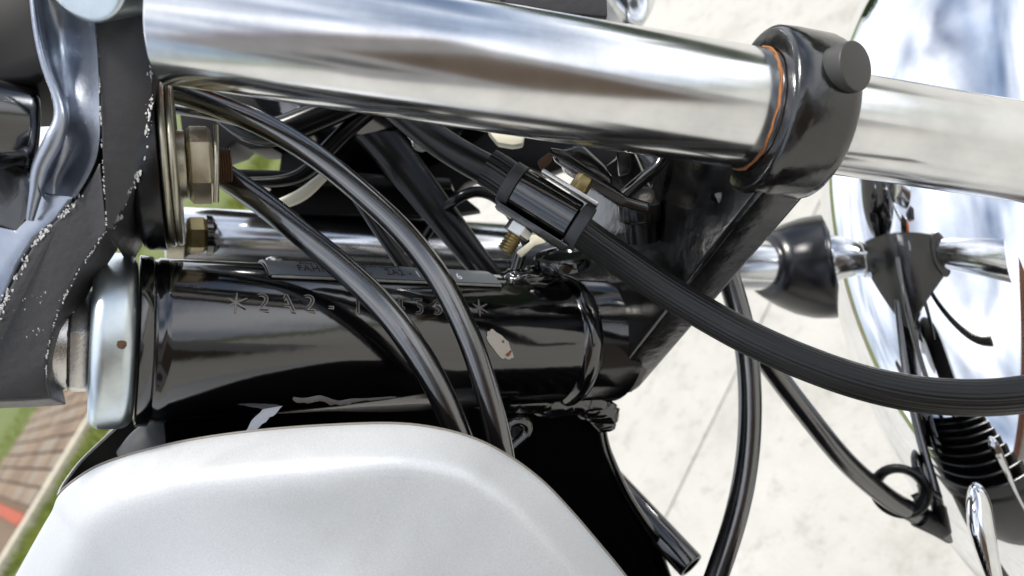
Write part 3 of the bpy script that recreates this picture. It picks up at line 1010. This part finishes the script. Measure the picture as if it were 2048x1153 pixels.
part("cable_ferrule", tube(MB(), [P(1838, 1033, .3745), P(1885, 1060, .377)], [.006, .0048], 24), "black_plastic", lowc)

def ribs(a, i):
    return 1 + .035 * (abs(math.sin(a * 13)) - .5)
hose = part("brake_hose", px_tube([(1120, 432, .2415), (1180, 477, .242), (1250, 526, .242), (1330, 580, .240), (1420, 634, .236), (1510, 682, .231), (1610, 726, .226), (1720, 764, .221), (1830, 788, .217), (1940, 796, .214), (2040, 790, .212), (2150, 770, .211)], .0054, 10, 130, prof=ribs), "rubber",
            label="thick ribbed black rubber hose crossing from the clamp to the right edge", smooth=80)
part("hose_upper", px_tube([(760, 185, .253), (820, 238, .251), (880, 285, .249), (940, 322, .247), (985, 345, .246)], .0053, 8, 48), "rubber", hose)
def ribs2(a, i):
    return 1 + .04 * (abs(math.sin(a * 14)) - .5)
part("hose_collar", px_tube([(975, 335, .2455), (1000, 350, .245), (1050, 385, .243)], .0064, 5, 120, prof=ribs2), "rubber", hose, smooth=60)

# --- cable clamp bracket
ca, cb = P(1012, 362, .2420), P(1172, 462, .2395)
cax = (cb - ca).normalized()
cup_ = Vector((0, 0, 1)); cup_ = (cup_ - cax * cup_.dot(cax)).normalized()
csd = cax.cross(cup_)
CL = (cb - ca).length
clampo = part("hose_clamp", lathe(MB(), ca, cax, [(.0045, .0068), (.005, .0073), (CL - .0055, .0073), (CL - .005, .0068)], 64), "black_paint", smooth=40, label="black clamp holding the ribbed hose with two bolts")
part("clamp_band", lathe(MB(), ca, cax, rnd(.0005, .0046, .0076, .0005, 3), 64), "dusty_plastic", clampo, smooth=35)
part("clamp_band", lathe(MB(), ca, cax, rnd(CL - .0046, CL - .0006, .0078, .0005, 3), 64), "dusty_plastic", clampo, smooth=35)
sgn = 1 if csd.y < 0 else -1
sd_ = csd * sgn           # towards the lower left in the picture
mbx = box(MB(), ca + cax * (CL * .5) + sd_ * .0086 + cup_ * .001, cax * (CL * .43), sd_ * .0011, cup_ * .0035)
part("clamp_plate", mbx, "black_paint_worn", clampo, bevel=.0003)
mbx = box(MB(), ca + cax * (CL * .62) - sd_ * .0088 + cup_ * .001, cax * (CL * .34), sd_ * .0007, cup_ * .003)
part("clamp_plate", mbx, "steel", clampo, bevel=.0003)
bo = ca + cax * (CL * .40) + sd_ * .0095 + cup_ * .001
part("nut", hexnut(bo, sd_, 0, .0042, .0046, .2), "steel", clampo, smooth=25, bevel=.0002)
part("clamp_bolt", thread(bo, sd_, .0042, .0105, .0029, 6), "brass", clampo, label="brass coloured threaded bolt end")
bo2 = ca + cax * (CL * .70) - sd_ * .012 + cup_ * .001
part("nut", hexnut(bo2, -sd_, -.003, .0030, .0033, .1), "brass", clampo, smooth=25, bevel=.0003)
part("clip", prism([(1075, 322, .246), (1098, 305, .246), (1107, 310, .246), (1102, 325, .246), (1083, 340, .246)], Vector((0, 0, -.003))), "dark_rust", clampo, bevel=.0004)

# --- bracket behind the clamp, with rounded end
mbk = MB()
part("bracket", prism([(1120, 300, .262), (1165, 288, .262), (1210, 330, .262), (1226, 352, .262), (1224, 372, .262), (1212, 380, .262), (1190, 372, .262), (1130, 335, .262)], Vector((0, 0, -.012))), "black_paint", bevel=.0016, seg=3, label="black bracket with rounded end behind the hose clamp")
part("bracket", prism([(1100, 295, .258), (1128, 300, .258), (1255, 392, .258), (1300, 405, .258), (1296, 425, .258), (1240, 412, .258), (1180, 372, .258), (1110, 320, .258)], Vector((0, 0, -.004))), "black_paint", bevel=.0008, label="slanted black sheet bracket beside the hose clamp")
part("bracket", px_tube([(1238, 400, .275, .0024), (1290, 355, .275, .0024), (1318, 330, .275, .0024), (1330, 300, .275, .0022)], n=6, seg=16), "black_paint", label="thin black rod rising to the chrome tube")
part("bracket", prism([(1270, 300, .29), (1300, 295, .29), (1345, 370, .29), (1372, 440, .29), (1330, 440, .29)], Vector((0, 0, -.006))), "black_paint", bevel=.0008, label="dark flat strut left of the lower yoke")
part("bracket", prism([(1235, 295, .27), (1262, 290, .27), (1262, 345, .27), (1240, 352, .27)], Vector((0, 0, -.005))), "black_plastic", bevel=.0012, label="small black tab under the chrome tube")
part("bracket", prism([(1330, 290, .30), (1350, 288, .30), (1390, 350, .30), (1380, 372, .30)], Vector((0, 0, -.003))), "steel", bevel=.0005, label="pale metal strip beside the lower yoke")
kn = P(1280, 422, .282); kd = Vector((-.12, .95, .28))
knob = part("ribbed_knob", lathe(MB(), kn, kd, [(-.012, .0062), (-.004, .0066)] + rnd(-.004, .0035, .0082, .0012, 3), 90, prof_fn=lambda a, i: 1 + (.02 * (abs(math.sin(a * 9)) ** 4) if i > 3 else 0)), "black_plastic", label="dusty black ribbed knob in front of the lower yoke", smooth=40)
part("knob_top", lathe(MB(), kn, kd, [(.0035, .0062), (.007, .0058), (.0085, .0045), (.009, .001)], 40), "grey_dirt", knob)
part("stop_lug", prism([(1425, 385, .245), (1455, 380, .243), (1462, 405, .243), (1440, 415, .245)], Vector((0, 0, -.008))), "black_paint_worn", yoke, bevel=.002)
part("stop_lug", lathe(MB(), P(1425, 420, .258), Vector((-.75, .1, .6)), [(-.008, .0045), (0, .0045), (.001, .0038)], 24), "black_paint_worn", yoke)

# --- headlamp shell and its brackets behind the near tube
hs = P(770, 60, .385)
prof = []
for i in range(25):
    a = math.pi * .5 * i / 24
    prof.append((-.078 * math.cos(a), .078 * math.sin(a) + .0002))
lamp = part("headlamp_shell", lathe(MB(), hs, FRO, prof + [(.03, .08), (.034, .079), (.034, .02)], 96), "black_paint", label="round black headlamp shell behind the chrome fork tube", smooth=60)
part("headlamp_rim", lathe(MB(), hs, FRO, [(.028, .081), (.032, .086), (.04, .087), (.046, .083), (.047, .07)], 96, caps=False), "chrome", lamp)
part("bracket", prism([(985, -60, .262), (1212, -60, .262), (1216, 34, .262), (1130, 26, .262), (1010, 5, .262)], Vector((0, 0, -.012))), "grey_casting", bevel=.001, label="grey plate above the chrome tube at the top edge")
part("indicator_body", lathe(MB(), P(1165, -70, .30), Vector((.35, -.2, -.9)), rnd(-.02, .03, .026, .006, 5), 48), "chrome", label="rounded chrome body peeking above the chrome tube", smooth=60)
part("bracket", px_tube([(640, 175, .345, .010), (740, 250, .345, .010), (820, 350, .342, .009), (890, 440, .338, .0075), (960, 530, .336, .0062), (1010, 590, .336, .006)], n=8, seg=20, squash=(1, .5)), "inner_gloss", label="black bar slanting down behind the control cables")
part("gap_dark_plate", prism([(575, 190, .375), (800, 225, .375), (1010, 260, .375), (1240, 300, .375), (1225, 338, .375), (1130, 335, .375), (1090, 350, .375), (1040, 330, .375), (985, 345, .375), (930, 368, .375), (905, 395, .375), (890, 425, .375), (640, 410, .375), (560, 400, .375), (556, 345, .375), (562, 300, .375), (540, 270, .375)], Vector((0, 0, -.02))), "inner_dark", bevel=.002, label="broad black plate added to darken the gap between the fork tubes")  # black plate added so the gap stays near black
part("bracket", prism([(458, 338, .34), (640, 343, .345), (900, 355, .35), (905, 378, .35), (700, 376, .348), (470, 372, .34)], Vector((0, 0, -.02))), "inner_gloss", bevel=.001, label="flat black bar across between the fork tubes")
part("bracket", prism([(560, 365, .355), (900, 372, .365), (960, 420, .37), (880, 432, .365), (600, 428, .355), (500, 410, .35)], Vector((0, 0, -.02))), "inner_dark", bevel=.001, label="dark plate just above the far fork tube")
part("wiring", px_tube([(545, 415, .32, .0022), (600, 392, .318, .0028), (640, 360, .316, .0022), (672, 330, .315, .0012)], n=6, seg=14), "cream_plastic", label="beige sleeve poking out behind the control cable")
part("wiring", px_tube([(470, 365, .31, .002), (560, 362, .31, .0025), (610, 345, .31, .003), (650, 305, .308, .0035), (700, 255, .306, .0035), (760, 205, .306, .0035)], n=8, seg=16), "inner_gloss", label="black wiring loom bending up behind the cables")
part("wiring", px_tube([(440, 232, .30, .003), (500, 262, .30, .005), (560, 262, .30, .006), (640, 232, .30, .006), (740, 190, .30, .005)], n=8, seg=18), "inner_gloss", label="thick black wiring bundle under the chrome tube")
part("wiring", px_tube([(835, 500, .35, .0022), (880, 430, .34, .0022), (915, 398, .33, .0024), (955, 384, .33, .0026), (995, 398, .33, .0026), (1030, 440, .33, .0026), (1060, 500, .33, .0026)], n=8, seg=18), "inner_gloss", label="arched black cable left of the hose clamp")
part("wiring", px_tube([(690, 355, .30, .0028), (740, 430, .30, .0030), (790, 505, .30, .0030), (840, 580, .30, .0028)], n=8, seg=18), "inner_gloss", label="grey sleeve running beside the right control cable")
part("bracket", prism([(350, 170, .36), (640, 200, .36), (620, 262, .36), (560, 268, .36), (545, 298, .36), (500, 300, .36), (470, 285, .36), (455, 300, .36), (370, 330, .36)], Vector((0, 0, -.03))), "inner_dark", bevel=.002, label="dark lamp bracket behind the thin cables")
bs = P(832, 245, .30); bd = P(845, 288, .288) - bs
part("screw", lathe(MB(), bs, bd, [(0, .005), (bd.length * .45, .005), (bd.length * .5, .0042)] + [(bd.length * (.5 + .5 * i / 8), .0042 * (1 if i % 2 else .9)) for i in range(9)], 32), "steel", label="dull steel screw end beside the hose")
part("connector", prism([(975, 262, .30), (1050, 268, .30), (1046, 288, .30), (1025, 291, .30), (995, 286, .30)], Vector((0, 0, -.01))), "cream_plastic", bevel=.0012, label="cream plastic connector below the chrome tube")
part("connector", prism([(1032, 505, .29), (1062, 482, .29), (1052, 470, .29), (1080, 470, .29), (1094, 486, .29), (1070, 492, .29), (1042, 516, .29)], Vector((0, 0, -.006))), "cream_plastic", bevel=.0008, label="cream plastic clip above the head tube")
part("bracket", px_tube([(1040, 510, .30, .0026), (1030, 545, .30, .0026), (1022, 600, .30, .0026)], n=6, seg=14), "black_paint", label="short black stay above the head tube")

# orange turn signal just above the picture, mirrored in the mudguard and the fork tube
ic = Vector((-.100, .1185, -.232)); idr = Vector((.35, -.2, .9)).normalized()
ind = part("turn_signal", lathe(MB(), ic, idr, rnd(-.032, -.004, .0205, .004, 4), 40), "black_plastic", label="turn signal with orange lens, seen only as a reflection", smooth=50)
part("lens", lathe(MB(), ic, idr, [(-.004, .0195)] + [(-.002 + .011 * math.sin(k * math.pi / 12), .0195 * math.cos(k * math.pi / 12) + .0003) for k in range(7)], 40), "orange_lens", ind, smooth=60)
part("stalk", tube(MB(), [ic - idr * .02, ic - idr * .05 + Vector((.01, .01, 0)), Vector((-.06, .15, -.33))], .006, 20), "chrome", ind)

# --- far fork dust cover and slider
fa = FAR.at
dust_o = part("dust_cover", lathe(MB(), FAR.o, FAR.d, [(fa(1530), .0162), (fa(1531), .0195), (fa(1545), .0222), (fa(1570), .0266), (fa(1604), .0310), (fa(1632), .0330), (fa(1662), .0330), (fa(1680), .0312), (fa(1690), .026)], 96), "bell_black", label="black bell shaped dust cover on the far fork leg", smooth=60)
part("slider", lathe(MB(), FAR.o, FAR.d, [(fa(1694), .0225), (fa(2000), .0225)], 64), "steel", dust_o)

# --- front mudguard
Q = P(1716, 470, .372)
axw = LAT
rad_dir = Vector((-1, -.05, 0)); rad_dir = (rad_dir - axw * rad_dir.dot(axw)).normalized()
tan_dir = axw.cross(rad_dir)
RO = .28
C = Q - rad_dir * RO
mbf = MB()
nt_, nc_ = 120, 48
prof = []
for k in range(nc_ + 1):
    ph = math.radians(-112 + 224 * k / nc_)
    prof.append((.068 * math.sin(ph) * (1 if abs(ph) < math.pi / 2 else 1.0), .078 * math.cos(ph)))
prof = [(prof[0][0] * 1.05, prof[0][1] - .012)] + prof + [(prof[-1][0] * 1.05, prof[-1][1] - .012)]
npf = len(prof)
for i in range(nt_ + 1):
    th = math.radians(-62 + 124 * i / nt_)
    e = rad_dir * math.cos(th) + tan_dir * math.sin(th)
    for l_, r_ in prof:
        mbf.v.append(C + e * (RO - .078 + r_) + axw * l_)
for i in range(nt_):
    for k in range(npf - 1):
        a = i * npf + k
        mbf.f.append((a, a + 1, a + npf + 1, a + npf))
fend = part("front_mudguard", mbf, "chrome_fender", label="mirror bright chrome front mudguard at the right edge", smooth=70)

# cable guide ring and chrome clip on the mudguard
gr = MB(); pts = []
gc = P(1800, 980, .3735); gx = Vector((.62, .25, .4)).normalized(); gy = Vector((.1, 1, .2)); gy = (gy - gx * gy.dot(gx)).normalized()
for k in range(41):
    a = 2 * math.pi * k / 40
    pts.append(gc + (gx * math.cos(a) + gy * math.sin(a)) * .0112)
tube(gr, pts, .0032, 14, caps=False, squash=(.7, 1.3))
guide = part("cable_guide", gr, "black_plastic", label="black ring shaped cable guide on the mudguard edge", smooth=70)
part("cable_reflection", px_tube([(1828, 1000, .372, .0026), (1850, 985, .37, .0024), (1862, 940, .366, .0026), (1880, 830, .358, .0022)], n=6, seg=14), "black_plastic", guide)  # dark stroke modelled in place of the cable's mirror image
part("guide_clip", px_tube([(1958, 975, .318, .003), (1958, 1000, .310, .0066), (1962, 1050, .306, .0075), (1976, 1110, .304, .006), (1996, 1180, .304, .004), (2020, 1240, .304, .003)], n=8, seg=24, squash=(1, .6)), "chrome", guide, label="long chrome clip on the mudguard")

# --- fuel tank
edge = [(-90, 1420, .262), (-20, 1250, .255), (32, 1150, .248), (84, 1056, .240), (104, 1022, .237), (117, 992, .235), (150, 962, .232), (205, 930, .229), (300, 900, .2255), (400, 879, .223), (520, 863, .2215), (650, 853, .221), (780, 849, .221), (870, 858, .2215), (950, 880, .222), (1020, 916, .223), (1085, 965, .2245), (1140, 1022, .226), (1190, 1080, .228), (1250, 1153, .2315), (1320, 1250, .236), (1400, 1380, .242)]
es = spline(edge, 5)
T0 = (540, 1560)
prof = [(0, 0), (3, -.0011), (8, -.0023), (20, -.0047), (38, -.0081), (54, -.0110), (66, -.0129), (76, -.0141), (86, -.0147), (98, -.0149), (115, -.0147), (135, -.0142), (160, -.0135), (200, -.0124), (250, -.0113), (310, -.0108), (400, -.0116), (520, -.0146)]
mbt = MB()
for (x, y, d_) in es:
    vx, vy = T0[0] - x, T0[1] - y
    L_ = math.hypot(vx, vy)
    vx, vy = vx / L_, vy / L_
    wob = 1 + .05 * math.sin((x - 420) / 110.0) * (1 if 300 < x < 1000 else 0)
    for o_, dd in prof:
        oo = min(o_ * (wob if 20 < o_ < 150 else 1), L_ * .96)
        # the camera-side swell grows towards the bottom of the picture
        mbt.v.append(P(x + vx * oo, y + vy * oo, d_ + dd))
nr_ = len(prof)
for i in range(len(es) - 1):
    for k in range(nr_ - 1):
        a = i * nr_ + k
        mbt.f.append((a, a + 1, a + nr_ + 1, a + nr_))
tank = part("fuel_tank", mbt, "silver_paint", label="silver painted fuel tank with a raised front rim", smooth=80)
# rolled rim with a dark seam line, and the tunnel's inner wall, blackened for shade
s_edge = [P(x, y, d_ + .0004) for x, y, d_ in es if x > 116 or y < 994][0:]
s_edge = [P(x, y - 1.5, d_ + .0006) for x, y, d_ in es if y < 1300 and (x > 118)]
part("tank_rim", tube(MB(), s_edge, .0005, 10), "worn_or_lit_edge", tank)
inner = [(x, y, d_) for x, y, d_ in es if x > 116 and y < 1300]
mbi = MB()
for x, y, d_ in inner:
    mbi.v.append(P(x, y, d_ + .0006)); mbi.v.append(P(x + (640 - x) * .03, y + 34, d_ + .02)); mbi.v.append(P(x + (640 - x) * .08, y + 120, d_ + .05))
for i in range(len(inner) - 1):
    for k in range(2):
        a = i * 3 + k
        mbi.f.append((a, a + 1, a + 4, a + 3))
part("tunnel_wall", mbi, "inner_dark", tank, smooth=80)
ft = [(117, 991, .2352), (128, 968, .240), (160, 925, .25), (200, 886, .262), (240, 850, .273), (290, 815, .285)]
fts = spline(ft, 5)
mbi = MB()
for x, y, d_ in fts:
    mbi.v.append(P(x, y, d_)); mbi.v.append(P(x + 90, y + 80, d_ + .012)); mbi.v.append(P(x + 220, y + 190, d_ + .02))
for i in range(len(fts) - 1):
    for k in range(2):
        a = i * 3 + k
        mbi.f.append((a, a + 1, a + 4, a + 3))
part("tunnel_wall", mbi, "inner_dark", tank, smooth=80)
part("tank_rim", tube(MB(), [P(*q) for q in fts], .0006, 8), "bare_alloy", tank)
part("tank_mount", px_tube([(300, 935, .262, .013), (325, 890, .262, .0115), (342, 850, .262, .0075), (345, 832, .262, .003)], n=6, seg=24, squash=(1, .6)), "dusty_plastic", tank)

print("objects", len(bpy.data.objects), "bricks", nb)
